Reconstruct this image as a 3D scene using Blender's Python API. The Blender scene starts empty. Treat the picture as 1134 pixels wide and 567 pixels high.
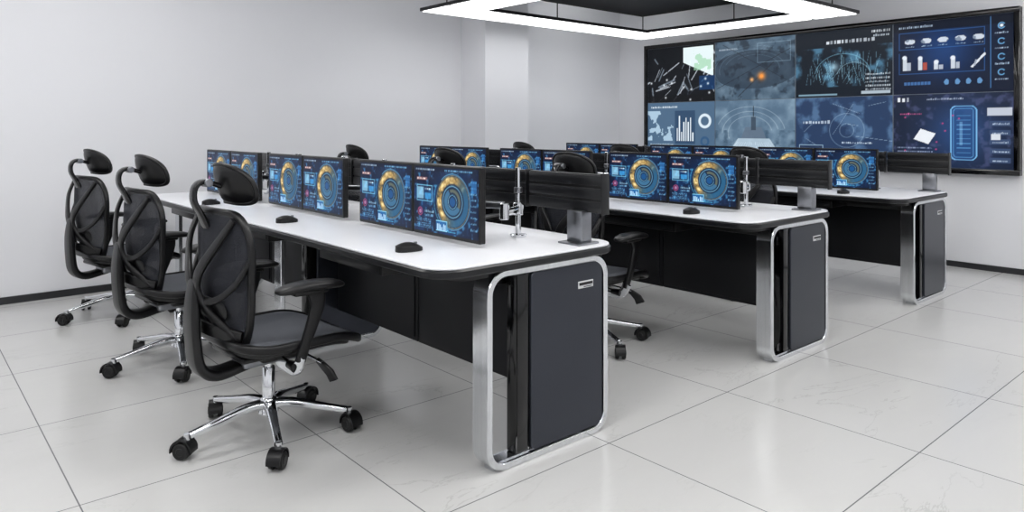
import bpy, bmesh, math, random
import numpy as np
from mathutils import Vector, Matrix
random.seed(4)
scene=bpy.context.scene
scene.view_settings.view_transform='Standard'
scene.view_settings.look='None'

# ---------------------------------------------------------------- materials
def lin(c):
    return tuple(((x/12.92) if x<=0.04045 else ((x+0.055)/1.055)**2.4) for x in c)
def rgb(r,g,b): return lin((r/255,g/255,b/255))
def base(name):
    m=bpy.data.materials.new(name); m.use_nodes=True
    nt=m.node_tree; return m,nt,nt.nodes['Principled BSDF']
def mat(name,col,rough=0.5,metal=0.0,var=0.06,scale=40,stretch=(1,1,1),bump=0.0,spec=0.5,coat=0):
    m,nt,p=base(name)
    tc=nt.nodes.new('ShaderNodeTexCoord'); mp=nt.nodes.new('ShaderNodeMapping')
    mp.inputs['Scale'].default_value=stretch
    nz=nt.nodes.new('ShaderNodeTexNoise'); nz.inputs['Scale'].default_value=scale; nz.inputs['Detail'].default_value=3
    nt.links.new(tc.outputs['Object'],mp.inputs[0]); nt.links.new(mp.outputs[0],nz.inputs['Vector'])
    cr=nt.nodes.new('ShaderNodeValToRGB')
    cr.color_ramp.elements[0].position=0.3; cr.color_ramp.elements[1].position=0.7
    cr.color_ramp.elements[0].color=tuple(c*(1-var) for c in col)+(1,)
    cr.color_ramp.elements[1].color=tuple(min(1,c*(1+var)) for c in col)+(1,)
    nt.links.new(nz.outputs['Fac'],cr.inputs[0]); nt.links.new(cr.outputs[0],p.inputs['Base Color'])
    p.inputs['Roughness'].default_value=rough; p.inputs['Metallic'].default_value=metal
    p.inputs['Specular IOR Level'].default_value=spec
    p.inputs['Coat Weight'].default_value=coat
    if bump>0:
        b=nt.nodes.new('ShaderNodeBump'); b.inputs['Strength'].default_value=bump; b.inputs['Distance'].default_value=0.002
        nt.links.new(nz.outputs['Fac'],b.inputs['Height']); nt.links.new(b.outputs[0],p.inputs['Normal'])
    return m
def emis(name,col,strength):
    m,nt,p=base(name)
    p.inputs['Base Color'].default_value=(*col,1)
    p.inputs['Emission Color'].default_value=(*col,1); p.inputs['Emission Strength'].default_value=strength
    return m
def screen_mat(name,strength):
    m,nt,p=base(name)
    a=nt.nodes.new('ShaderNodeAttribute'); a.attribute_name='scr'
    p.inputs['Base Color'].default_value=(0.006,0.007,0.009,1); p.inputs['Roughness'].default_value=0.35
    p.inputs['Specular IOR Level'].default_value=0.2
    nt.links.new(a.outputs['Color'],p.inputs['Emission Color']); p.inputs['Emission Strength'].default_value=strength
    return m
M_wall=mat('wall_paint',rgb(224,225,229),0.75,0,0.012,1.2)
M_ceil=mat('ceiling_paint',rgb(235,236,238),0.8,0,0.01,2)
M_base=mat('baseboard_black',rgb(38,39,42),0.35,0,0.05)
M_white=mat('desktop_white',rgb(236,237,241),0.28,0,0.01,6)
M_blk=mat('black_plastic',rgb(12,12,14),0.34,0,0.1,spec=0.38)
M_edge=mat('desk_edge_black',rgb(17,18,21),0.3,0,0.1,spec=0.4)
M_gloss=mat('black_gloss',rgb(5,5,7),0.1,0,0.1)
M_grayp=mat('gunmetal_panel',rgb(56,59,67),0.28,0.6,0.04,3)
M_mod=mat('modesty_panel',rgb(24,25,29),0.42,0.2,0.06,4,spec=0.4)
M_chrome=mat('chrome',rgb(225,227,230),0.08,1.0,0.03,20)
M_steel=mat('brushed_steel',rgb(220,222,225),0.17,1.0,0.07,60,(1,1,0.02))
M_alu=mat('satin_aluminium',rgb(140,142,147),0.3,1.0,0.05,30)
M_rub=mat('caster_rubber',rgb(12,12,13),0.5,0,0.1,spec=0.4)
M_lab=mat('label_plate',rgb(215,216,218),0.35,0.2,0.03)
M_pan=mat('canopy_black',rgb(12,12,15),0.6,0,0.1)
M_light=emis('light_diffuser',(1,1,1),3.4)
M_fill=emis('fill_diffuser',(1,0.99,0.975),10.6)  # glow of the added, out-of-view fill panels and strips
M_scr=screen_mat('monitor_screen',1.25)
M_vid=screen_mat('video_screen',1.2)
def fabric(name,col,alpha):
    m,nt,p=base(name)
    p.inputs['Base Color'].default_value=(*col,1); p.inputs['Roughness'].default_value=0.7; p.inputs['Specular IOR Level'].default_value=0.3
    tc=nt.nodes.new('ShaderNodeTexCoord')
    w=nt.nodes.new('ShaderNodeTexWave'); w.bands_direction='Z' if alpha<1 else 'X'; w.inputs['Scale'].default_value=60
    w2=nt.nodes.new('ShaderNodeTexWave'); w2.bands_direction='Y'; w2.inputs['Scale'].default_value=60
    for q in (w,w2): nt.links.new(tc.outputs['Object'],q.inputs['Vector'])
    mx=nt.nodes.new('ShaderNodeMath'); mx.operation='MAXIMUM'
    nt.links.new(w.outputs['Fac'],mx.inputs[0]); nt.links.new(w2.outputs['Fac'],mx.inputs[1])
    mr=nt.nodes.new('ShaderNodeMapRange'); mr.inputs['To Min'].default_value=alpha; mr.inputs['To Max'].default_value=1.0 if alpha>=1 else 0.92
    nt.links.new(mx.outputs[0],mr.inputs['Value'])
    if alpha<1: nt.links.new(mr.outputs[0],p.inputs['Alpha'])
    else:
        cm_=nt.nodes.new('ShaderNodeMix'); cm_.data_type='RGBA'
        cm_.inputs[6].default_value=(*[c*.45 for c in col],1); cm_.inputs[7].default_value=(*col,1)
        nt.links.new(mx.outputs[0],cm_.inputs['Factor']); nt.links.new(cm_.outputs[2],p.inputs['Base Color'])
    return m
M_mesh=fabric('chair_mesh_back',rgb(44,46,53),0.3)
M_seat=fabric('chair_mesh_seat',rgb(92,95,102),1.0)

def floor_material():
    m,nt,p=base('floor_tiles')
    N=nt.nodes.new; L=nt.links.new
    g=N('ShaderNodeNewGeometry'); s=N('ShaderNodeSeparateXYZ'); L(g.outputs['Position'],s.inputs[0])
    def M(op,a,b=None,c=None):
        n=N('ShaderNodeMath'); n.operation=op
        for i,v in enumerate((a,b,c)):
            if v is None: continue
            if isinstance(v,(int,float)): n.inputs[i].default_value=v
            else: L(v,n.inputs[i])
        return n.outputs[0]
    T=0.82
    def joint(o,off):
        q=M('DIVIDE',M('SUBTRACT',o,off),T)
        f=M('FRACT',q); fl=M('FLOOR',q)
        d=M('MINIMUM',f,M('SUBTRACT',1.0,f))
        return M('LESS_THAN',d,0.0022/T),fl
    jx,fx=joint(s.outputs[0],0.47-8.2); jy,fy=joint(s.outputs[1],1.03-8.2)
    j=M('MAXIMUM',jx,jy)
    cid=N('ShaderNodeCombineXYZ'); L(fx,cid.inputs[0]); L(fy,cid.inputs[1])
    wn=N('ShaderNodeTexWhiteNoise'); L(cid.outputs[0],wn.inputs['Vector'])
    off=N('ShaderNodeVectorMath'); off.operation='MULTIPLY_ADD'
    L(wn.outputs['Color'],off.inputs[0]); off.inputs[1].default_value=(7,7,7); L(g.outputs['Position'],off.inputs[2])
    nz=N('ShaderNodeTexNoise'); nz.inputs['Scale'].default_value=1.5; nz.inputs['Detail'].default_value=7; nz.inputs['Roughness'].default_value=0.62; nz.inputs['Distortion'].default_value=0.6
    mp=N('ShaderNodeMapping'); mp.inputs['Rotation'].default_value=(0,0,0.6); mp.inputs['Scale'].default_value=(0.7,2.0,1)
    L(off.outputs[0],mp.inputs[0]); L(mp.outputs[0],nz.inputs['Vector'])
    v=M('ABSOLUTE',M('SUBTRACT',nz.outputs['Fac'],0.5))
    vein=M('SUBTRACT',1.0,M('MINIMUM',M('DIVIDE',v,0.008),1.0))
    n2=N('ShaderNodeTexNoise'); n2.inputs['Scale'].default_value=0.9; n2.inputs['Detail'].default_value=3; L(off.outputs[0],n2.inputs['Vector'])
    msk=N('ShaderNodeMapRange'); msk.inputs['From Min'].default_value=0.42; msk.inputs['From Max'].default_value=0.62; L(n2.outputs['Fac'],msk.inputs['Value'])
    vm=M('MULTIPLY',M('MULTIPLY',vein,msk.outputs[0]),0.3)
    bc=N('ShaderNodeMix'); bc.data_type='RGBA'; L(nz.outputs['Fac'],bc.inputs['Factor'])
    bc.inputs[6].default_value=(*rgb(191,191,190),1); bc.inputs[7].default_value=(*rgb(200,200,199),1)
    m2=N('ShaderNodeMix'); m2.data_type='RGBA'; L(vm,m2.inputs['Factor']); L(bc.outputs[2],m2.inputs[6]); m2.inputs[7].default_value=(*rgb(135,133,130),1)
    m3=N('ShaderNodeMix'); m3.data_type='RGBA'; L(j,m3.inputs['Factor']); L(m2.outputs[2],m3.inputs[6]); m3.inputs[7].default_value=(*rgb(110,110,112),1)
    L(m3.outputs[2],p.inputs['Base Color'])
    p.inputs['Roughness'].default_value=0.2; p.inputs['Specular IOR Level'].default_value=0.5
    return m
M_floor=floor_material()

# ---------------------------------------------------------------- mesh builder
class MB:
    def __init__(s): s.v=[];s.f=[];s.m=[];s.mats=[];s.col=None
    def mi(s,m):
        if m not in s.mats: s.mats.append(m)
        return s.mats.index(m)
    def add(s,vs,fs,m):
        o=len(s.v); k=s.mi(m)
        s.v+= [tuple(v) for v in vs]
        s.f+= [tuple(i+o for i in f) for f in fs]; s.m+=[k]*len(fs)
    def box(s,x0,x1,y0,y1,z0,z1,m,bev=0.0,seg=2,mtx=None):
        bm=bmesh.new(); bmesh.ops.create_cube(bm,size=1)
        for v in bm.verts:
            v.co=Vector(((x0+x1)/2+v.co.x*(x1-x0),(y0+y1)/2+v.co.y*(y1-y0),(z0+z1)/2+v.co.z*(z1-z0)))
        if bev>0: bmesh.ops.bevel(bm,geom=list(bm.edges),offset=bev,segments=seg,profile=0.5,affect='EDGES')
        if mtx: bmesh.ops.transform(bm,matrix=mtx,verts=bm.verts)
        bm.verts.index_update()
        s.add([v.co.copy() for v in bm.verts],[[v.index for v in f.verts] for f in bm.faces],m); bm.free()
    def cyl(s,p0,p1,r0,r1,m,n=20,chamf=0.0):
        p0=Vector(p0);p1=Vector(p1);d=(p1-p0); L=d.length; d.normalize()
        a=d.orthogonal().normalized(); b=d.cross(a)
        prof=[(0,r0-chamf),(chamf,r0),(L-chamf,r1),(L,r1-chamf)] if chamf>0 else [(0,r0),(L,r1)]
        vs=[];fs=[]
        for h,r in prof:
            for i in range(n):
                t=2*math.pi*i/n; vs.append(p0+d*h+a*(r*math.cos(t))+b*(r*math.sin(t)))
        k=len(prof)
        for j in range(k-1):
            for i in range(n):
                i2=(i+1)%n; fs.append((j*n+i,j*n+i2,(j+1)*n+i2,(j+1)*n+i))
        fs.append(tuple(range(n))[::-1]); fs.append(tuple((k-1)*n+i for i in range(n)))
        s.add(vs,fs,m)
    def prism(s,outl,h0,h1,mapf,m,bev=0.0):
        n=len(outl); vs=[];fs=[]
        cx=sum(p[0] for p in outl)/n; cy=sum(p[1] for p in outl)/n
        lay=[(h0,0),(h1,0)] if bev==0 else [(h0,bev),(h0+bev,0),(h1-bev,0),(h1,bev)]
        def inset(p,d):
            a=max(abs(q[0]-cx) for q in outl); b=max(abs(q[1]-cy) for q in outl)
            return (cx+(p[0]-cx)*(a-d)/a, cy+(p[1]-cy)*(b-d)/b)
        for h,d in lay:
            for p in outl:
                q=inset(p,d); vs.append(mapf(q[0],q[1],h))
        k=len(lay)
        for j in range(k-1):
            for i in range(n):
                i2=(i+1)%n; fs.append((j*n+i,j*n+i2,(j+1)*n+i2,(j+1)*n+i))
        fs.append(tuple(range(n))[::-1]); fs.append(tuple((k-1)*n+i for i in range(n)))
        s.add(vs,fs,m)
    def ring(s,o,i_,h0,h1,mapf,m,bev=0.003):
        n=len(o); vs=[];fs=[]
        def lerp(p,q,t): return (p[0]+(q[0]-p[0])*t,p[1]+(q[1]-p[1])*t)
        loops=[[(lerp(a,b,0.12),h0) for a,b in zip(o,i_)],[(a,h0+bev) for a in o],[(a,h1-bev) for a in o],[(lerp(a,b,0.12),h1) for a,b in zip(o,i_)],
               [(lerp(a,b,0.88),h1) for a,b in zip(o,i_)],[(b,h1-bev) for b in i_],[(b,h0+bev) for b in i_],[(lerp(a,b,0.88),h0) for a,b in zip(o,i_)]]
        for lp in loops:
            for p,h in lp: vs.append(mapf(p[0],p[1],h))
        for j in range(8):
            j2=(j+1)%8
            for i in range(n):
                k=(i+1)%n; fs.append((j*n+i,j*n+k,j2*n+k,j2*n+i))
        s.add(vs,fs,m)
    def sweep(s,path,prof,m,up=(0,0,1),closed=False,scale=None):
        up=Vector(up); P=[Vector(p) for p in path]; n=len(P); k=len(prof); vs=[];fs=[]
        for i in range(n):
            a=P[(i-1)%n] if (closed or i>0) else P[i]
            b=P[(i+1)%n] if (closed or i<n-1) else P[i]
            t=(b-a).normalized(); sd=t.cross(up)
            if sd.length<1e-4: sd=t.orthogonal()
            sd.normalize(); nr=sd.cross(t).normalized()
            sc=scale[i] if scale else (1,1)
            for p in prof: vs.append(P[i]+sd*(p[0]*sc[0])+nr*(p[1]*sc[1]))
        rng=n if closed else n-1
        for i in range(rng):
            i2=(i+1)%n
            for j in range(k):
                j2=(j+1)%k; fs.append((i*k+j,i*k+j2,i2*k+j2,i2*k+j))
        if not closed:
            fs.append(tuple(range(k))[::-1]); fs.append(tuple((n-1)*k+j for j in range(k)))
        s.add(vs,fs,m)
    def pad(s,outl,mapf,T,m,pw=6):
        n=len(outl); rs=[0.985,0.95,0.88,0.75,0.55,0.3]; vs=[];fs=[]
        for p in outl: vs.append(mapf(p[0],p[1],0))
        cx=sum(p[0] for p in outl)/n; cy=sum(p[1] for p in outl)/n
        for sg in (1,-1):
            st=len(vs)
            for r in rs:
                h=sg*T/2*math.sqrt(max(0,1-r**pw))
                for p in outl: vs.append(mapf(cx+(p[0]-cx)*r,cy+(p[1]-cy)*r,h))
            vs.append(mapf(cx,cy,sg*T/2)); c=len(vs)-1
            prev=0
            for q in range(len(rs)):
                cur=st+q*n
                for i in range(n):
                    i2=(i+1)%n; f=(prev+i,prev+i2,cur+i2,cur+i); fs.append(f if sg>0 else f[::-1])
                prev=cur
            for i in range(n):
                f=(prev+i,prev+(i+1)%n,c); fs.append(f if sg>0 else f[::-1])
        s.add(vs,fs,m)
    def screen(s,img,pf,m):
        H,W,_=img.shape; o=len(s.v)
        if s.col is None: s.col={}
        vs=[pf(i/(W-1),j/(H-1)) for j in range(H) for i in range(W)]
        fs=[(j*W+i,j*W+i+1,(j+1)*W+i+1,(j+1)*W+i) for j in range(H-1) for i in range(W-1)]
        s.add(vs,fs,m); s.col[o]=img.reshape(-1,3)
    def mesh(s,name,ang=35,recalc=True):
        me=bpy.data.meshes.new(name); me.from_pydata(s.v,[],s.f)
        for m in s.mats: me.materials.append(m)
        me.polygons.foreach_set('material_index',s.m)
        if recalc:
            bm=bmesh.new(); bm.from_mesh(me); bmesh.ops.recalc_face_normals(bm,faces=bm.faces); bm.to_mesh(me); bm.free()
        me.polygons.foreach_set('use_smooth',[True]*len(me.polygons))
        me.set_sharp_from_angle(angle=math.radians(ang))
        if s.col:
            at=me.color_attributes.new('scr','FLOAT_COLOR','POINT')
            arr=np.zeros((len(s.v),4),dtype=np.float32); arr[:,3]=1
            for o,c in s.col.items():
                cc=np.clip(c,0,1); l=np.where(cc<=0.04045,cc/12.92,((cc+0.055)/1.055)**2.4)
                arr[o:o+len(c),:3]=l
            at.data.foreach_set('color',arr.ravel())
        me.update(); return me
def obj(name,me,loc=(0,0,0),rz=0,parent=None):
    o=bpy.data.objects.new(name,me); o.location=loc; o.rotation_euler=(0,0,rz)
    scene.collection.objects.link(o)
    if parent: o.parent=parent
    return o
def rrect(x0,x1,y0,y1,r,n=8):
    out=[]
    for cx,cy,a0 in ((x1-r,y1-r,0),(x0+r,y1-r,90),(x0+r,y0+r,180),(x1-r,y0+r,270)):
        for i in range(n+1):
            t=math.radians(a0+90*i/n); out.append((cx+r*math.cos(t),cy+r*math.sin(t)))
    return out
def rprof(w,h,r=None,n=3):
    r=r if r else min(w,h)*0.35
    return rrect(-w/2,w/2,-h/2,h/2,r,n)
def sell(a,b,e,n=40):
    o=[]
    for i in range(n):
        t=2*math.pi*i/n; c,s_=math.cos(t),math.sin(t)
        o.append((a*math.copysign(abs(c)**(2/e),c),b*math.copysign(abs(s_)**(2/e),s_)))
    return o
def crom(pts,n=8,closed=False):
    P=[Vector(p) for p in pts]; k=len(P); out=[]
    rng=k if closed else k-1
    for i in range(rng):
        p0=P[(i-1)%k] if (closed or i>0) else P[0]*2-P[1]
        p1=P[i]; p2=P[(i+1)%k]
        p3=P[(i+2)%k] if (closed or i<k-2) else P[-1]*2-P[-2]
        for j in range(n):
            t=j/n
            out.append(0.5*((2*p1)+(p2-p0)*t+(2*p0-5*p1+4*p2-p3)*t*t+(3*p1-p0-3*p2+p3)*t**3))
    if not closed: out.append(P[-1])
    return out
def lerps(vals,n):
    out=[]
    for i in range(n):
        t=i/(n-1)*(len(vals)-1); k=min(int(t),len(vals)-2); f=t-k
        a,b=vals[k],vals[k+1]; out.append((a[0]+(b[0]-a[0])*f,a[1]+(b[1]-a[1])*f))
    return out

# ---------------------------------------------------------------- room
XW,YW,XB,YB,ZC=7.11,6.06,-3.0,-3.0,3.0
def boxobj(name,x0,x1,y0,y1,z0,z1,m,bev=0):
    b=MB(); b.box(x0,x1,y0,y1,z0,z1,m,bev); return obj(name,b.mesh(name))
boxobj('floor',XB-.15,XW+.15,YB-.15,YW+.15,-.1,0,M_floor)
boxobj('ceiling',XB-.15,XW+.15,YB-.15,YW+.15,ZC,ZC+.1,M_ceil)
boxobj('wall_left',XB,XW,YW,YW+.15,0,ZC,M_wall)
boxobj('wall_right',XB,XW,YB-.15,YB,0,ZC,M_wall)
boxobj('wall_front',XW,XW+.15,YB-.15,YW+.15,0,ZC,M_wall)
boxobj('wall_back',XB-.15,XB,YB-.15,YW+.15,0,ZC,M_wall)
boxobj('wall_pilaster',4.57,5.16,5.66,YW,0,ZC,M_wall)
b=MB()
for a in ((XB,4.57,YW-.012,YW),(5.16,XW,YW-.012,YW),(4.558,5.172,5.648,5.66),(4.558,4.57,5.648,YW),(5.16,5.172,5.648,YW)):
    b.box(*a,0,.05,M_base)
obj('baseboard_left',b.mesh('baseboard_left'))
boxobj('baseboard_front',XW-.012,XW,YB,YW-.012,0,.05,M_base)
boxobj('baseboard_right',XB,XW-.012,YB,YB+.012,0,.05,M_base)
boxobj('baseboard_back',XB,XB+.012,YB+.012,YW-.012,0,.05,M_base)
def panel(hx,hy,nm):
    b0=MB(); b0.box(-hx,hx,-hy,hy,-.03,0,M_alu,.004); b0.box(-hx+.03,hx-.03,-hy+.03,hy-.03,-.034,-.028,M_fill)
    return b0.mesh(nm)
cm=panel(.85,.3,'unseen_fill_panel'); cs=panel(.5,.12,'unseen_fill_strip')
for x,y in ((-1.6,-1.4),(-1.6,1.6),(-1.6,4.4),(.6,-1.4),(.6,1.6),(.8,4.5),(3.2,-1.4),(2.8,1.2),(5.6,-1.4),(5.6,.9)):
    obj('unseen_fill_panel',cm,(x,y,ZC))  # out-of-view glowing panels, added overhead to light the room and wash the walls
for x,y in ((3.5,4.9),(6.0,5.42)):
    obj('unseen_fill_strip',cs,(x,y,ZC))  # out-of-view glowing strips, added to brighten the far walls
boxobj('ceiling_canopy',4.05,6.25,3.2,5.0,2.44,ZC,M_pan)
b=MB()
FX0,FX1,FY0,FY1,FZ=3.56,6.63,2.83,5.33,2.25; W=.42
for x0,x1,y0,y1 in ((FX0,FX1,FY1-W,FY1),(FX0,FX1,FY0,FY0+W),(FX0,FX0+W,FY0+W,FY1-W),(FX1-W,FX1,FY0+W,FY1-W)):
    b.box(x0,x1,y0,y1,FZ+.006,FZ+.035,M_edge)
    horiz=(x1-x0)>(y1-y0)
    L=(x1-x0) if horiz else (y1-y0); n=3 if horiz else 2
    for i in range(n):
        a=i*L/n+.018; c=(i+1)*L/n-.018
        for q0,q1 in ((.022,.17),(.195,W-.022)):
            if horiz: b.box(x0+a,x0+c,y0+q0,y0+q1,FZ,FZ+.008,M_light)
            else: b.box(x0+q0,x0+q1,y0+a,y0+c,FZ,FZ+.008,M_light)
for x,y in ((FX0+.17,FY0+.17),(FX0+.17,FY1-.17),(FX1-.17,FY0+.17),(FX1-.17,FY1-.17),(5.1,FY1-.17),(FX1-.17,4.0)):
    b.cyl((x,y,FZ+.03),(x,y,ZC),.006,.006,M_edge,8)
obj('suspended_light_frame',b.mesh('suspended_light_frame'))

# ---------------------------------------------------------------- painting
class Cv:
    def __init__(s,w,h,c,seed=0):
        s.w,s.h=w,h; s.a=np.ones((h,w,3))*np.array(c)/255.
        s.X,s.Y=np.meshgrid(np.linspace(0,1,w),np.linspace(0,1,h)); s.asp=w/h; s.r=np.random.RandomState(seed)
    def put(s,mask,c,al=1.0):
        m=(mask.astype(float)*al)[...,None]; s.a=s.a*(1-m)+np.array(c)/255.*m
    def rect(s,x0,y0,x1,y1,c,al=1): s.put((s.X>=x0)&(s.X<=x1)&(s.Y>=y0)&(s.Y<=y1),c,al)
    def frame(s,x0,y0,x1,y1,c,t=.012,al=1):
        i=(s.X>=x0+t)&(s.X<=x1-t)&(s.Y>=y0+t*s.asp)&(s.Y<=y1-t*s.asp)
        s.put((s.X>=x0)&(s.X<=x1)&(s.Y>=y0)&(s.Y<=y1)&~i,c,al)
    def arc(s,cx,cy,r0,r1,c,a0=0,a1=360,al=1,sx=1,sy=1):
        dx=(s.X-cx)*s.asp/sx; dy=(s.Y-cy)/sy; r=np.hypot(dx,dy); t=np.degrees(np.arctan2(dy,dx))%360
        e=.008
        m=np.clip((r-r0)/e+.5,0,1)*np.clip((r1-r)/e+.5,0,1) if r0>0 else np.clip((r1-r)/e+.5,0,1)
        if a1-a0<360:
            m=m*(((t-a0)%360)<=(a1-a0))
        s.put(m,c,al)
    def glow(s,cx,cy,r,c,al=1,sx=1,sy=1):
        d=np.hypot((s.X-cx)*s.asp/sx,(s.Y-cy)/sy)/r; s.put(np.exp(-d*d*2),c,al)
    def line(s,x0,y0,x1,y1,t,c,al=1):
        ax,ay,bx,by=x0*s.asp,y0,x1*s.asp,y1; dx,dy=bx-ax,by-ay; L=dx*dx+dy*dy+1e-9
        px,py=s.X*s.asp-ax,s.Y-ay; k=np.clip((px*dx+py*dy)/L,0,1)
        s.put(np.hypot(px-k*dx,py-k*dy)<t,c,al)
    def noise(s,n,o=3):
        out=np.zeros((s.h,s.w)); amp=1;tot=0
        for _ in range(o):
            g=s.r.rand(n+2,int(n*s.asp)+3); gx=s.X*(int(n*s.asp)+1); gy=s.Y*n
            ix=gx.astype(int);iy=gy.astype(int);fx=gx-ix;fy=gy-iy; fx=fx*fx*(3-2*fx);fy=fy*fy*(3-2*fy)
            ix2=np.minimum(ix+1,g.shape[1]-1);iy2=np.minimum(iy+1,g.shape[0]-1)
            out+=amp*((g[iy,ix]*(1-fx)+g[iy,ix2]*fx)*(1-fy)+(g[iy2,ix]*(1-fx)+g[iy2,ix2]*fx)*fy); tot+=amp; amp*=.5; n*=2
        return out/tot
    def text(s,x,y,w,h,c,al=.9):
        q=x
        while q<x+w:
            l=h*s.r.uniform(.3,.9)/s.asp
            s.rect(q,y,q+l,y+h*s.r.uniform(.7,1),c,al*s.r.uniform(.6,1)); q+=l+h*.35/s.asp

def paint_monitor():
    c=Cv(132,84,(6,17,44),3)
    n=c.noise(5,4); c.put(np.clip((n-.45)*2.2,0,1),(20,84,150),.8)
    n=c.noise(14,2); c.put(np.clip((n-.62)*5,0,1),(90,175,228),.6)
    c.glow(.62,.5,.62,(20,92,150),.6)
    c.arc(.62,.5,0,.42,(6,24,48),0,360,.75)
    n=c.noise(16,3)
    dx=(c.X-.62)*c.asp; dy=c.Y-.5; r=np.hypot(dx,dy); th=np.degrees(np.arctan2(dy,dx))%360
    wgt=np.clip((np.cos(np.radians(th-150))+.75),0,1)
    m=np.clip((r-.26)/.02,0,1)*np.clip((.385-r)/.02,0,1)*wgt
    c.put(m,(172,138,78),.95); c.put(m*np.clip((n-.5)*4,0,1),(245,226,165),.9); c.put(m*np.clip((.45-n)*5,0,1),(50,54,52),.85)
    m=np.clip((r-.26)/.02,0,1)*np.clip((.385-r)/.02,0,1)*(1-wgt)
    c.put(m,(50,112,150),.7)
    for r0,r1,a0,a1,col,al in ((.405,.42,-150,130,(120,190,228),.7),(.385,.395,0,360,(215,195,140),.6),
        (.225,.24,0,360,(150,210,235),.7),(.12,.2,120,330,(70,122,156),.8),(.14,.19,-30,110,(110,112,92),.8),
        (.095,.105,0,360,(150,210,235),.8),(.0,.07,0,360,(24,80,135),.9),(.45,.46,150,280,(100,205,240),.7)):
        c.arc(.62,.5,r0,r1,col,a0,a1 if a1-a0<360 else a0+360,al)
    c.rect(0,.93,1,1,(6,18,44),.8)
    c.text(.03,.945,.3,.03,(200,225,245)); c.text(.5,.945,.4,.03,(120,180,220))
    c.rect(.04,.79,.22,.84,(180,116,110),.6); c.text(.05,.80,.15,.025,(255,235,225))
    c.frame(.04,.46,.30,.72,(130,205,238),.008,.8); c.rect(.05,.5,.16,.68,(150,202,226),.75); c.rect(.18,.5,.28,.6,(60,150,210),.8); c.text(.18,.64,.1,.03,(220,240,250))
    c.arc(.10,.30,.05,.065,(190,70,110),0,360,.85); c.arc(.10,.30,0,.035,(190,120,156),0,360,.85)
    c.text(.18,.3,.14,.035,(170,215,238)); c.text(.18,.24,.12,.03,(120,175,215))
    c.rect(.36,.04,.54,.2,(18,94,160),.85); c.frame(.36,.04,.54,.2,(150,220,245),.006,.9)
    for i in range(6): c.rect(.375+i*.025,.06,.39+i*.025,.06+.03+.09*c.r.rand(),(190,225,245),.9)
    for i in range(5): c.text(.04,.05+i*.032,.24,.018,(120,185,225),.7)
    for i in range(9): c.text(.89,.12+i*.085,.08,.028,(140,200,235),.75)
    c.rect(.9,.66,.97,.84,(50,130,200),.6)
    return c.a
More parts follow.
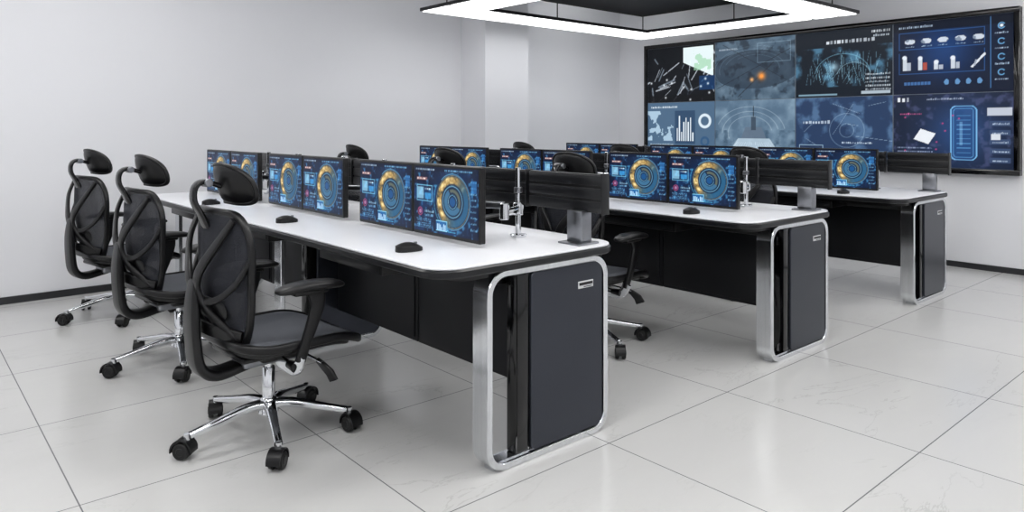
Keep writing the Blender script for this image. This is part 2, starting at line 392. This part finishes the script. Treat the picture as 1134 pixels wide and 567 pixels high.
def paint_video():
    W,H=168,118; T=[]
    c=Cv(W,H,(10,12,16),11)
    for i in range(44):
        x=c.r.rand();y=c.r.rand()*.9; c.line(x,y,x+c.r.uniform(-.25,.1),y-c.r.uniform(.05,.3),.003+.014*c.r.rand(),[(120,132,144),(44,52,62),(4,4,7),(190,198,208)][c.r.randint(4)],.8)
    c.put((c.X>.55)&(c.Y>.42+.9*(1-c.X)*.7)&(c.Y<.97)&(c.X<.98),(226,240,242),.95)
    n=c.noise(9,3); c.put((n>.52)&(c.X>.7)&(c.Y>.55)&(c.Y<.92)&(c.X<.95),(150,200,164),.7)
    c.rect(.78,.2,1,.45,(14,56,104),.8); c.rect(0,0,1,.12,(8,8,10),.8)
    for i in range(12): c.glow(c.r.rand(),c.r.rand()*.5,.03,(235,240,245),.9)
    T.append(c.a)
    c=Cv(W,H,(64,84,102),12); n=c.noise(6,4); c.put(np.clip((n-.4)*2,0,1),(134,156,172),.6)
    c.put(np.hypot((c.X-.5)/.55,(c.Y-.5)/.32)<1,(30,42,56),.6)
    n=c.noise(9,3); c.put(np.clip((n-.55)*5,0,1),(22,32,44),.65)
    for k in range(4): c.arc(.5,.5,.30+.06*k,.304+.06*k,(180,210,228),20*k,130+30*k,.35,1.5,.8)
    c.line(.02,.2,.95,.8,.005,(20,26,34),.7); c.line(.1,.95,.9,.3,.006,(24,30,38),.6); c.line(.3,.05,.75,.6,.008,(30,34,42),.7)
    c.glow(.6,.38,.09,(250,150,60),1); c.glow(.48,.33,.05,(250,180,110),.9)
    c.text(.05,.85,.25,.03,(220,230,240),.6); c.frame(.55,.6,.95,.93,(170,200,220),.006,.4)
    T.append(c.a)
    c=Cv(W,H,(10,19,30),13); n=c.noise(5,5); c.put(np.clip((n-.48)*5,0,1)*((c.Y<.75)&(c.Y>.15)),(80,130,160),.8)
    for i in range(46):
        x=.5+.26*c.r.randn(); y=.15+.15*c.r.rand(); c.line(x,y,x+.04*c.r.randn(),y+.1+.35*c.r.rand(),.003,(160,215,238),.45)
    c.arc(.5,.3,.34,.348,(150,215,240),10,170,.6,1.2,1);c.arc(.62,.3,.2,.207,(190,228,242),10,170,.6,1.2,1)
    c.glow(.42,.45,.1,(190,228,245),.6)
    c.text(.34,.80,.5,.055,(225,232,240)); c.text(.80,.92,.18,.035,(230,235,240)); c.text(.82,.86,.15,.03,(200,210,220))
    c.rect(.03,.02,.45,.05,(160,200,220),.7)
    for i in range(5):
        c.text(.74,.30-.055*i,.23,.028,(220,230,238),.8)
    c.rect(.7,.03,.98,.07,(200,215,225),.8)
    T.append(c.a)
    c=Cv(W,H,(6,16,38),14); c.glow(.45,.6,.55,(20,62,120),.8); c.rect(0,.88,1,1,(5,10,24),.8); c.text(.05,.92,.3,.03,(180,200,220))
    c.frame(.05,.62,.78,.86,(50,104,170),.004,.7); c.frame(.05,.28,.78,.58,(50,104,170),.004,.7)
    for i in range(5):
        x=.15+i*.145; n=c.noise(14,2)
        m=(np.hypot((c.X-x)*c.asp/1.3,(c.Y-.73)/.75)<.05); c.put(m,(200,208,218),.95); c.put(m&(n>.5),(100,116,136),.8); c.text(x-.04,.65,.08,.018,(170,190,210))
    for i in range(5):
        x=.12+i*.14; h=c.r.uniform(.1,.2)
        if i<4:
            c.rect(x-.035,.33,x,.33+h,(190,198,208)); c.rect(x+.005,.33,x+.04,.33+h*.6,(160,70,56) if i==1 else (164,172,186))
            c.arc(x-.018,.33+h,0,.03,(214,220,228),0,360)
        else: c.line(x,.34,x+.1,.5,.014,(206,211,217)); c.line(x+.02,.36,x+.03,.42,.01,(150,160,175))
    for i in range(4):c.put(np.hypot((c.X-.47-.09*i)*c.asp,(c.Y-.15)/1.3)<.03,(110,165,215),.8)
    for i in range(8): c.rect(.1+i*.03,.12,.12+i*.03,.17,(70,120,180),.8)
    c.rect(.822,.05,.828,.98,(80,140,200),.8)
    for i in range(4): c.arc(.91,.85-.2*i,.03,.042,(120,190,240),30,330,.9); c.text(.86,.75-.2*i,.1,.02,(180,200,220))
    c.arc(.91,.85,0,.02,(220,230,240))
    T.append(c.a)
    c=Cv(W,H,(72,98,124),15); n=c.noise(6,4); c.put((n>.52)&(c.X<.4)&(c.Y>.3)&(c.Y<.85),(182,208,226),.8)
    c.rect(.42,.25,.72,.85,(40,64,92),.8)
    for i in range(8): c.rect(.45+i*.033,.3,.465+i*.033,.3+.5*c.r.uniform(.3,1),(225,235,242))
    c.arc(.86,.66,.08,.13,(220,232,240),0,360,.9); c.arc(.86,.3,.05,.09,(44,80,118),0,360,.9); c.text(.05,.9,.4,.04,(230,238,244)); 
    for i in range(5): c.text(.04,.05+.045*i,.36,.02,(210,225,235),.8)
    T.append(c.a)
    c=Cv(W,H,(78,102,124),16); n=c.noise(5,4); c.put(np.clip((n-.35)*2,0,1),(142,166,184),.7)
    n=c.noise(10,3); c.put(np.clip((n-.5)*4,0,1)*(c.Y<.5),(50,72,92),.7)
    c.put((abs(c.X-.5)<.32-.5*(c.Y-.12))&(c.Y>.12)&(c.Y<.36),(196,214,226),.7); c.put((abs(c.X-.5)<.16-.3*(c.Y-.36))&(c.Y>.36)&(c.Y<.55),(90,106,124),.9); c.rect(.47,.5,.53,.72,(50,62,76),.8); c.line(.5,.72,.5,.9,.006,(40,50,60))
    for k in range(3): c.arc(.45,.45,.28+.08*k,.285+.08*k,(225,236,244),10,200-20*k,.55,1.4,1)
    for i in range(16): c.line(.1+.05*i,.03,.3+.025*i,.3,.003,(225,236,244),.5)
    T.append(c.a)
    c=Cv(W,H,(34,54,86),17); n=c.noise(6,5); c.put(np.clip((n-.5)*5,0,1),(98,132,168),.6)
    for k in range(7):
        x=c.r.rand(); c.line(x,c.r.rand(),x+.3*c.r.randn(),c.r.rand(),.003,(190,212,230),.5)
    c.arc(.55,.5,.25,.257,(190,215,232),0,360,.5);c.arc(.55,.5,.1,.107,(190,215,232),0,360,.5); c.text(.08,.6,.3,.05,(220,230,240),.8); c.text(.5,.3,.3,.03,(200,215,230))
    c.rect(.04,.04,.3,.28,(26,42,70),.8); c.frame(.04,.04,.3,.28,(150,180,205),.005)
    c.rect(.6,.08,.96,.2,(170,190,205),.4)
    T.append(c.a)
    c=Cv(W,H,(18,27,48),18); c.glow(.58,.5,.6,(38,72,124),.8); n=c.noise(10,3); c.put(np.clip((n-.58)*6,0,1),(90,92,132),.5)
    def rr(cx,cy,hw,hh,rad):
        qx=np.abs((c.X-cx)*c.asp)-(hw-rad); qy=np.abs(c.Y-cy)-(hh-rad)
        return np.hypot(np.maximum(qx,0),np.maximum(qy,0))+np.minimum(np.maximum(qx,qy),0)-rad
    d=rr(.61,.47,.15,.36,.07); c.put(d<0,(30,72,126),.75)
    c.put(np.abs(d)<.007,(120,180,225),.9); c.put(np.abs(d+.035)<.005,(100,160,210),.7)
    for i in range(9): c.rect(.555,.2+.062*i,.665,.212+.062*i,(100,165,215),.55)
    c.rect(.58,.3,.60,.62,(150,200,235),.4)
    c.put(np.abs((c.X-.28)*1.1+(c.Y-.42)*.35)+np.abs((c.Y-.42)-(c.X-.28)*.4)<.12,(228,232,236),.95)
    c.rect(.80,.70,.99,.80,(206,212,222),.85); c.text(.04,.9,.10,.07,(235,238,242)); c.text(.3,.92,.3,.025,(180,190,210))
    for i in range(5): c.rect(.82,.08+.12*i,.98,.15+.12*i,(54,72,104),.9); c.text(.84,.1+.12*i,.12,.02,(190,205,225))
    c.rect(.83,.38,.90,.46,(200,206,214));
    for i in range(9): c.glow(.1+.5*c.r.rand(),.1+.8*c.r.rand(),.015,(220,70,130),1)
    c.text(.06,.72,.2,.025,(200,90,140)); 
    for i in range(4): c.text(.04,.1+.05*i,.3,.02,(150,165,195))
    T.append(c.a)
    return T

# ---------------------------------------------------------------- video wall
b=MB(); VX=7.05; VY0,VY1,VZ0,VZ1=1.71,5.60,.825,2.23
b.box(VX+.004,XW,VY0,VY1,VZ0,VZ1,M_blk,.006)
fr=.045
b.box(VX-.02,VX+.01,VY0,VY1,VZ1-fr,VZ1,M_gloss,.004); b.box(VX-.02,VX+.01,VY0,VY1,VZ0,VZ0+fr,M_gloss,.004)
b.box(VX-.02,VX+.01,VY0,VY0+fr,VZ0+fr,VZ1-fr,M_gloss,.004); b.box(VX-.02,VX+.01,VY1-fr,VY1,VZ0+fr,VZ1-fr,M_gloss,.004)
tiles=paint_video(); cw=(VY1-VY0-2*fr)/4; ch=(VZ1-VZ0-2*fr)/2
M_bez=mat('panel_seam',rgb(100,110,120),.4)
b.box(VX+.001,VX+.004,VY0+fr,VY1-fr,VZ0+fr,VZ1-fr,M_bez)
for i,t in enumerate(tiles):
    c=i%4; r=0 if i>=4 else 1
    yl=VY1-fr-c*cw-.004; yr=VY1-fr-(c+1)*cw+.004; z0=VZ0+fr+r*ch+.003; z1=z0+ch-.006
    b.screen(t,lambda u,v,yl=yl,yr=yr,z0=z0,z1=z1:(VX,yl+(yr-yl)*u,z0+(z1-z0)*v),M_vid)
obj('video_wall',b.mesh('video_wall',recalc=False))

# ---------------------------------------------------------------- desk mesh
DL=3.60
def desk_mesh():
    b=MB()
    mz=lambda a,c,h:Vector((a,c,h))
    b.prism(rrect(-.222,.702,-.012,DL+.012,.11,10),.712,.742,mz,M_edge,.006)
    b.prism(rrect(-.215,.695,-.005,DL+.005,.105,10),.742,.750,mz,M_white,.002)
    b.prism(rrect(-.12,.62,.03,DL-.03,.08,6),.69,.713,mz,M_blk)
    mxz=lambda a,c,h:Vector((a,h,c))
    for y0,sg in ((0,1),(1.745,0),(DL-.088,-1)):
        b.ring(rrect(0,.63,0,.713,.085,10),rrect(.024,.606,.024,.689,.064,10),y0,y0+.088,mxz,M_steel)
        b.prism(rrect(.212,.602,.028,.686,.02,4),y0+.006,y0+.082,mxz,M_grayp,.003)
        b.box(.15,.210,y0+.014,y0+.074,.03,.684,M_gloss,.003)
        b.box(.04,.59,y0+.02,y0+.07,.0,.028,M_steel)
    b.box(.46,.545,.0035,.007,.590,.618,M_lab,.001)
    b.box(.465,.54,.002,.004,.602,.613,M_blk); b.box(.49,.535,.002,.004,.594,.597,M_blk)
    for y0,y1 in ((.09,.93),(.936,1.743),(1.835,2.66),(2.666,DL-.09)):
        b.box(.33,.352,y0,y1,.20,.705,M_mod,.003)
        b.box(.322,.331,y0+.02,y1-.02,.22,.69,M_mod,.002)
    b.box(.12,.17,.09,DL-.09,.64,.69,M_blk,.004)
    for k in range(3):
        yc=.78+1.11*k
        b.box(-.12,.18,yc-.27,yc+.27,.640,.692,M_blk,.006)
        b.box(-.124,-.118,yc-.25,yc+.25,.650,.684,M_edge,.002)
    segs=[(-.04,.39),(.405,1.18),(1.195,1.97),(1.985,2.76),(2.775,DL-.02)]
    for y0,y1 in segs:
        b.box(.555,.58,y0,y1,.88,1.035,M_blk,.003)
        b.box(.55,.556,y0,y1,.885,.925,M_edge,.001); b.box(.55,.556,y0,y1,.937,.978,M_edge,.001); b.box(.55,.556,y0,y1,.99,1.03,M_edge,.001)
        b.box(.545,.59,y0-.002,y0+.006,.875,1.04,M_edge,.002)
    for y in (.09,1.19,2.29,DL-.12):
        b.box(.525,.585,y-.042,y+.042,.755,.885,M_alu,.004)
        b.box(.49,.61,y-.06,y+.06,.75,.758,M_alu,.003)
    return b.mesh('console_desk')
dm=desk_mesh()

def monitor_mesh():
    b=MB(); w,h=.472,.302
    b.prism(rrect(-w/2,w/2,0,h,.006,4),-.0,.028,lambda a,c,hh:Vector((hh,a,c)),M_blk,.003)
    b.prism(rrect(-w/2+.09,w/2-.09,.05,h-.05,.03,5),.026,.05,lambda a,c,hh:Vector((hh,a,c)),M_blk,.006)
    e=.011
    b.screen(paint_monitor(),lambda u,v:(-.001,(w/2-e)-(w-2*e)*u,e+.004+(h-2*e-.004)*v),M_scr)
    return b.mesh('computer_monitor',recalc=False)
mm=monitor_mesh()
def arm_mesh():
    b=MB()
    b.cyl((0,0,0),(0,0,.012),.036,.036,M_chrome,24,.003)
    b.cyl((0,0,.01),(0,0,.30),.0125,.0125,M_chrome,18,.002)
    b.cyl((0,0,.095),(0,0,.15),.024,.024,M_chrome,20,.004)
    b.cyl((0,0,.19),(0,0,.215),.019,.019,M_alu,20,.003)
    b.sweep(crom([(0,0,.122),(-.07,-.045,.122),(-.13,-.06,.122)],6),rprof(.022,.034,.009),M_chrome)
    b.cyl((-.13,-.06,.09),(-.13,-.06,.16),.021,.021,M_chrome,20,.004)
    b.sweep(crom([(-.13,-.06,.15),(-.17,.0,.15),(-.215,.075,.15)],6),rprof(.02,.03,.008),M_alu)
    b.cyl((-.215,.075,.12),(-.215,.075,.19),.018,.018,M_chrome,20,.003)
    b.sweep([(-.215,.075,.165),(-.262,.095,.165)],rprof(.03,.04,.01),M_blk)
    b.box(-.27,-.258,.05,.14,.12,.21,M_blk,.003)
    return b.mesh('monitor_arm')
am=arm_mesh()
def mouse_mesh():
    b=MB()
    out=sell(.055,.031,2.4,32)
    b.pad(out,lambda a,c,h:Vector((a,c,(.002+ .034*(1-((a+.008)/.075)**2)*(1-(c/.045)**2)) if h>0 else (.001 if h<0 else .004))),.02,M_blk,6)
    b.box(.02,.034,-.003,.003,.026,.034,M_alu,.002)
    return b.mesh('computer_mouse')
mo=mouse_mesh()

# ---------------------------------------------------------------- chair mesh
def chair_mesh():
    b=MB()
    b.cyl((0,0,.085),(0,0,.15),.04,.032,M_chrome,28,.005)
    b.cyl((0,0,.145),(0,0,.27),.025,.024,M_chrome,24,.002)
    b.cyl((0,0,.265),(0,0,.325),.015,.015,M_chrome,20)
    for k in range(5):
        t=math.radians(-109+72*k); c,s_=math.cos(t),math.sin(t)
        path=crom([(c*r,s_*r,z) for r,z in ((.02,.125),(.10,.122),(.2,.102),(.305,.082))],5)
        b.sweep(path,rprof(.05,.034,.012),M_chrome,scale=lerps([(1,1),(.85,.95),(.65,.8),(.6,.65)],len(path)))
        cx,cy=c*.315,s_*.315
        b.cyl((cx,cy,.055),(cx,cy,.092),.011,.011,M_chrome,12)
        t2=t+random.uniform(.6,2.4); ax=Vector((math.cos(t2),math.sin(t2),0)); fw=Vector((-ax.y,ax.x,0)); o=Vector((cx,cy,0))-fw*.012
        for s2 in (-1,1):
            b.cyl(o+ax*s2*.008+Vector((0,0,.033)),o+ax*s2*.028+Vector((0,0,.033)),.033,.031,M_rub,22,.004)
            b.cyl(o+ax*s2*.0275+Vector((0,0,.033)),o+ax*s2*.030+Vector((0,0,.033)),.016,.014,M_blk,14)
        mt=[o+fw*(.037*math.cos(a))+Vector((0,0,.034+.037*math.sin(a))) for a in [math.radians(x) for x in range(-10,191,20)]]
        vs=[];fs=[]
        for p in mt:
            d=(p-(o+Vector((0,0,.034)))).normalized()
            vs+= [p-ax*.026,p+ax*.026,p+ax*.026+d*.005,p-ax*.026+d*.005]
        for i in range(len(mt)-1):
            for j in range(4):
                fs.append((i*4+j,i*4+(j+1)%4,(i+1)*4+(j+1)%4,(i+1)*4+j))
        fs+=[(3,2,1,0),tuple(4*(len(mt)-1)+j for j in range(4))]
        b.add(vs,fs,M_blk)
    # mechanism
    b.box(-.13,.15,-.065,.065,.295,.35,M_alu,.018,3)
    b.box(-.07,.10,-.10,.10,.315,.352,M_blk,.01)
    b.box(-.17,.21,-.15,.15,.345,.368,M_blk,.01)
    b.cyl((.10,-.06,.325),(.11,-.225,.312),.006,.006,M_chrome,10)
    b.sweep([(.11,-.19,.315),(.115,-.225,.30),(.13,-.25,.275),(.14,-.262,.245)],rprof(.035,.016,.006),M_blk,up=(1,0,0),scale=[(.5,1),(.9,1),(1.4,1),(1.7,.8)])
    b.cyl((-.0,-.06,.325),(-.0,-.19,.32),.006,.006,M_blk,10)
    b.cyl((-.0,-.17,.32),(-.0,-.23,.318),.016,.020,M_blk,16,.003)
    b.cyl((.06,.06,.325),(.06,.24,.315),.007,.012,M_blk,10)
    # seat
    out=sell(.265,.25,4.2,52)
    def sz(x,y):
        f=max(0,(x-.08)/.185); return .403+.010*(abs(y)/.24)**2 - .050*f**2 + .018*max(0,(-x-.12)/.12)**2
    S=lambda a,c,h:Vector((a+.05,c,sz(a,c)+h))
    b.pad([(p[0]*.96,p[1]*.95) for p in out],S,.030,M_seat,8)
    b.sweep([S(p[0],p[1],-.006) for p in out],rprof(.028,.034,.012),M_blk,closed=True)
    b.sweep([S(p[0]*.84,p[1]*.82,-.028) for p in out],rprof(.03,.03,.01),M_blk,closed=True)
    # backrest
    z0,z1=.40,.90
    def bx(y,z):
        t=(z-z0)/(z1-z0); tt=min(1,max(0,t))
        return -.188-.05*math.sin(tt*math.pi*.75)-.012*t + 1.35*y*y
    hw=[(0,.13),(.12,.175),(.3,.208),(.5,.225),(.72,.232),(.88,.215),(1,.165)]
    ctrl=[(hw[i][1],z0+(z1-z0)*hw[i][0]) for i in range(7)]
    loop=[(y,z) for y,z in ctrl]+[(.08,z1+.012),(-.08,z1+.012)]+[(-y,z) for y,z in reversed(ctrl)]+[(-.06,z0-.012),(.06,z0-.012)]
    lp=crom([(0,y,z) for y,z in loop],4,closed=True); lp=[(p.y,p.z) for p in lp]
    B=lambda a,c,h:Vector((bx(a,c)+h,a,c))
    b.pad(lp,B,.010,M_mesh,10)
    b.sweep([B(p[0],p[1],0) for p in lp],rprof(.021,.028,.008),M_blk,up=(1,0,0),closed=True)
    def bar(pts,w=.034,t=.016,sc=None,m=M_blk):
        path=crom([(bx(y,z)-off,y,z) for y,z,off in pts],6)
        b.sweep(path,rprof(w,t,.006),m,up=(1,0,0),scale=lerps(sc,len(path)) if sc else None)
    for s_ in (-1,1):
        bar([(s_*.165,.885,.012),(s_*.13,.80,.035),(s_*.055,.70,.05),(s_*.03,.63,.055),(s_*.055,.56,.05),(s_*.11,.49,.03),(s_*.145,.43,.012)],.036,.018,[(.7,1),(1,1),(1.3,1),(1.2,1),(1,1),(.8,1)])
        bar([(s_*.228,.74,.005),(s_*.20,.66,.03),(s_*.13,.60,.045),(s_*.02,.575,.055)],.024,.016)
    bar([(-.16,.45,.012),(-.08,.47,.04),(0,.48,.05),(.08,.47,.04),(.16,.45,.012)],.05,.016)
    b.pad(sell(.13,.045,3,32),lambda a,c,h:Vector((bx(a,.55+c)-.022+h,a,.55+c)),.018,M_blk,6)
    # J-bar
    path=crom([(-.29,0,.66),(-.298,0,.56),(-.295,0,.44),(-.278,0,.335),(-.22,0,.292),(-.12,0,.302),(-.05,0,.315)],6)
    b.sweep(path,rprof(.034,.095,.012),M_blk,up=(0,1,0),scale=lerps([(.7,.7),(1,1),(1,1.1),(1.2,1.1),(1,1),(1,.9)],len(path)))
    # arms
    for s_ in (-1,1):
        ya=s_*.275
        b.pad([(p[0]+.035,p[1]) for p in sell(.138,.047,3,36)],lambda a,c,h:Vector((a,ya+c,.632-.012*((a-.03)/.14)**2+h)),.034,M_blk,5)
        b.box(-.04,.10,ya-.025,ya+.025,.60,.62,M_blk,.008)
        path=crom([(.055,ya,.612),(.06,ya+s_*.005,.56),(.04,ya+s_*.004,.49),(.015,ya,.42),(.0,ya-s_*.015,.35)],6)
        b.sweep(path,rprof(.06,.022,.008),M_blk,up=(0,1,0),scale=lerps([(1.2,1),(.95,1),(.8,1),(.65,1),(.65,1)],len(path)))
        path=crom([(.0,ya-s_*.005,.375),(.0,ya-s_*.03,.325),(.0,ya-s_*.09,.308),(.0,s_*.08,.318)],6)
        b.sweep(path,rprof(.05,.016,.006),M_chrome,up=(1,0,0) )
    # headrest
    hz=.998; hx=-.185
    ho=[]
    for p in sell(.145,.074,3.0,44): ho.append((p[0]*(1-.9*max(0,-p[1])),p[1]-.022*(abs(p[0])/.145)**2+.012))
    Hd=lambda a,c,h:Vector((hx+3.0*a*a-.32*c+1.8*c*c+h,a,hz+c))
    b.pad(ho,Hd,.024,M_blk,6)
    b.sweep([Hd(p[0],p[1],0) for p in ho],rprof(.014,.020,.006),M_blk,up=(1,0,0),closed=True)
    path=crom([(-.245,0,.85),(-.268,0,.90),(-.292,0,.95),(-.288,0,1.0),(-.255,0,1.02),(-.195,0,1.0)],6)
    b.sweep(path,rprof(.018,.05,.007),M_gloss,up=(0,1,0),scale=lerps([(1.2,1.3),(1,1),(1,.8),(1,.8),(1,.9)],len(path)))
    b.cyl((-.245,-.03,1.015),(-.245,.03,1.015),.016,.016,M_alu,16,.003)
    return b.mesh('office_chair',45)
chm=chair_mesh()

# ---------------------------------------------------------------- placement
PITCH=1.83; X0,Y0=1.59,1.945
rots={(0,0):3,(0,1):6,(0,2):10,(1,0):5,(1,1):3,(1,2):0,(2,0):2,(2,1):5,(2,2):0}
for r in range(3):
    xd=X0+PITCH*r+(.02 if r==2 else 0)
    obj('console_desk',dm,(xd+(-.008,.015,.035)[r],Y0-(0,.035,.045)[r],0))
    for k in range(3):
        ys=Y0+.243+1.11*k
        for j in range(2):
            yc=ys+.237+.476*j
            obj('computer_monitor',mm,(xd+.153,yc,.765))
            obj('monitor_arm',am,(xd+.153+.05+.272,yc-.095,.75))
        obj('computer_mouse',mo,(xd-.085,ys+.14,.7502),math.radians(-8+5*k))
        obj('office_chair',chm,(xd-.44+(.03 if r==1 else 0),(2.80,3.96,5.22)[k],0),math.radians(rots[(r,k)]))

# ---------------------------------------------------------------- camera
cam=bpy.data.cameras.new('camera'); co=bpy.data.objects.new('camera',cam); scene.collection.objects.link(co)
co.location=(0,0,1.22); co.rotation_euler=(math.pi/2,0,math.radians(48.95-90))
cam.sensor_width=36; cam.lens=795/1134*36; cam.shift_y=-141.5/1134; cam.clip_start=.05
scene.camera=co
w=bpy.data.worlds.new('world'); scene.world=w; w.use_nodes=True
w.node_tree.nodes['Background'].inputs[0].default_value=(.8,.85,.9,1); w.node_tree.nodes['Background'].inputs[1].default_value=.3
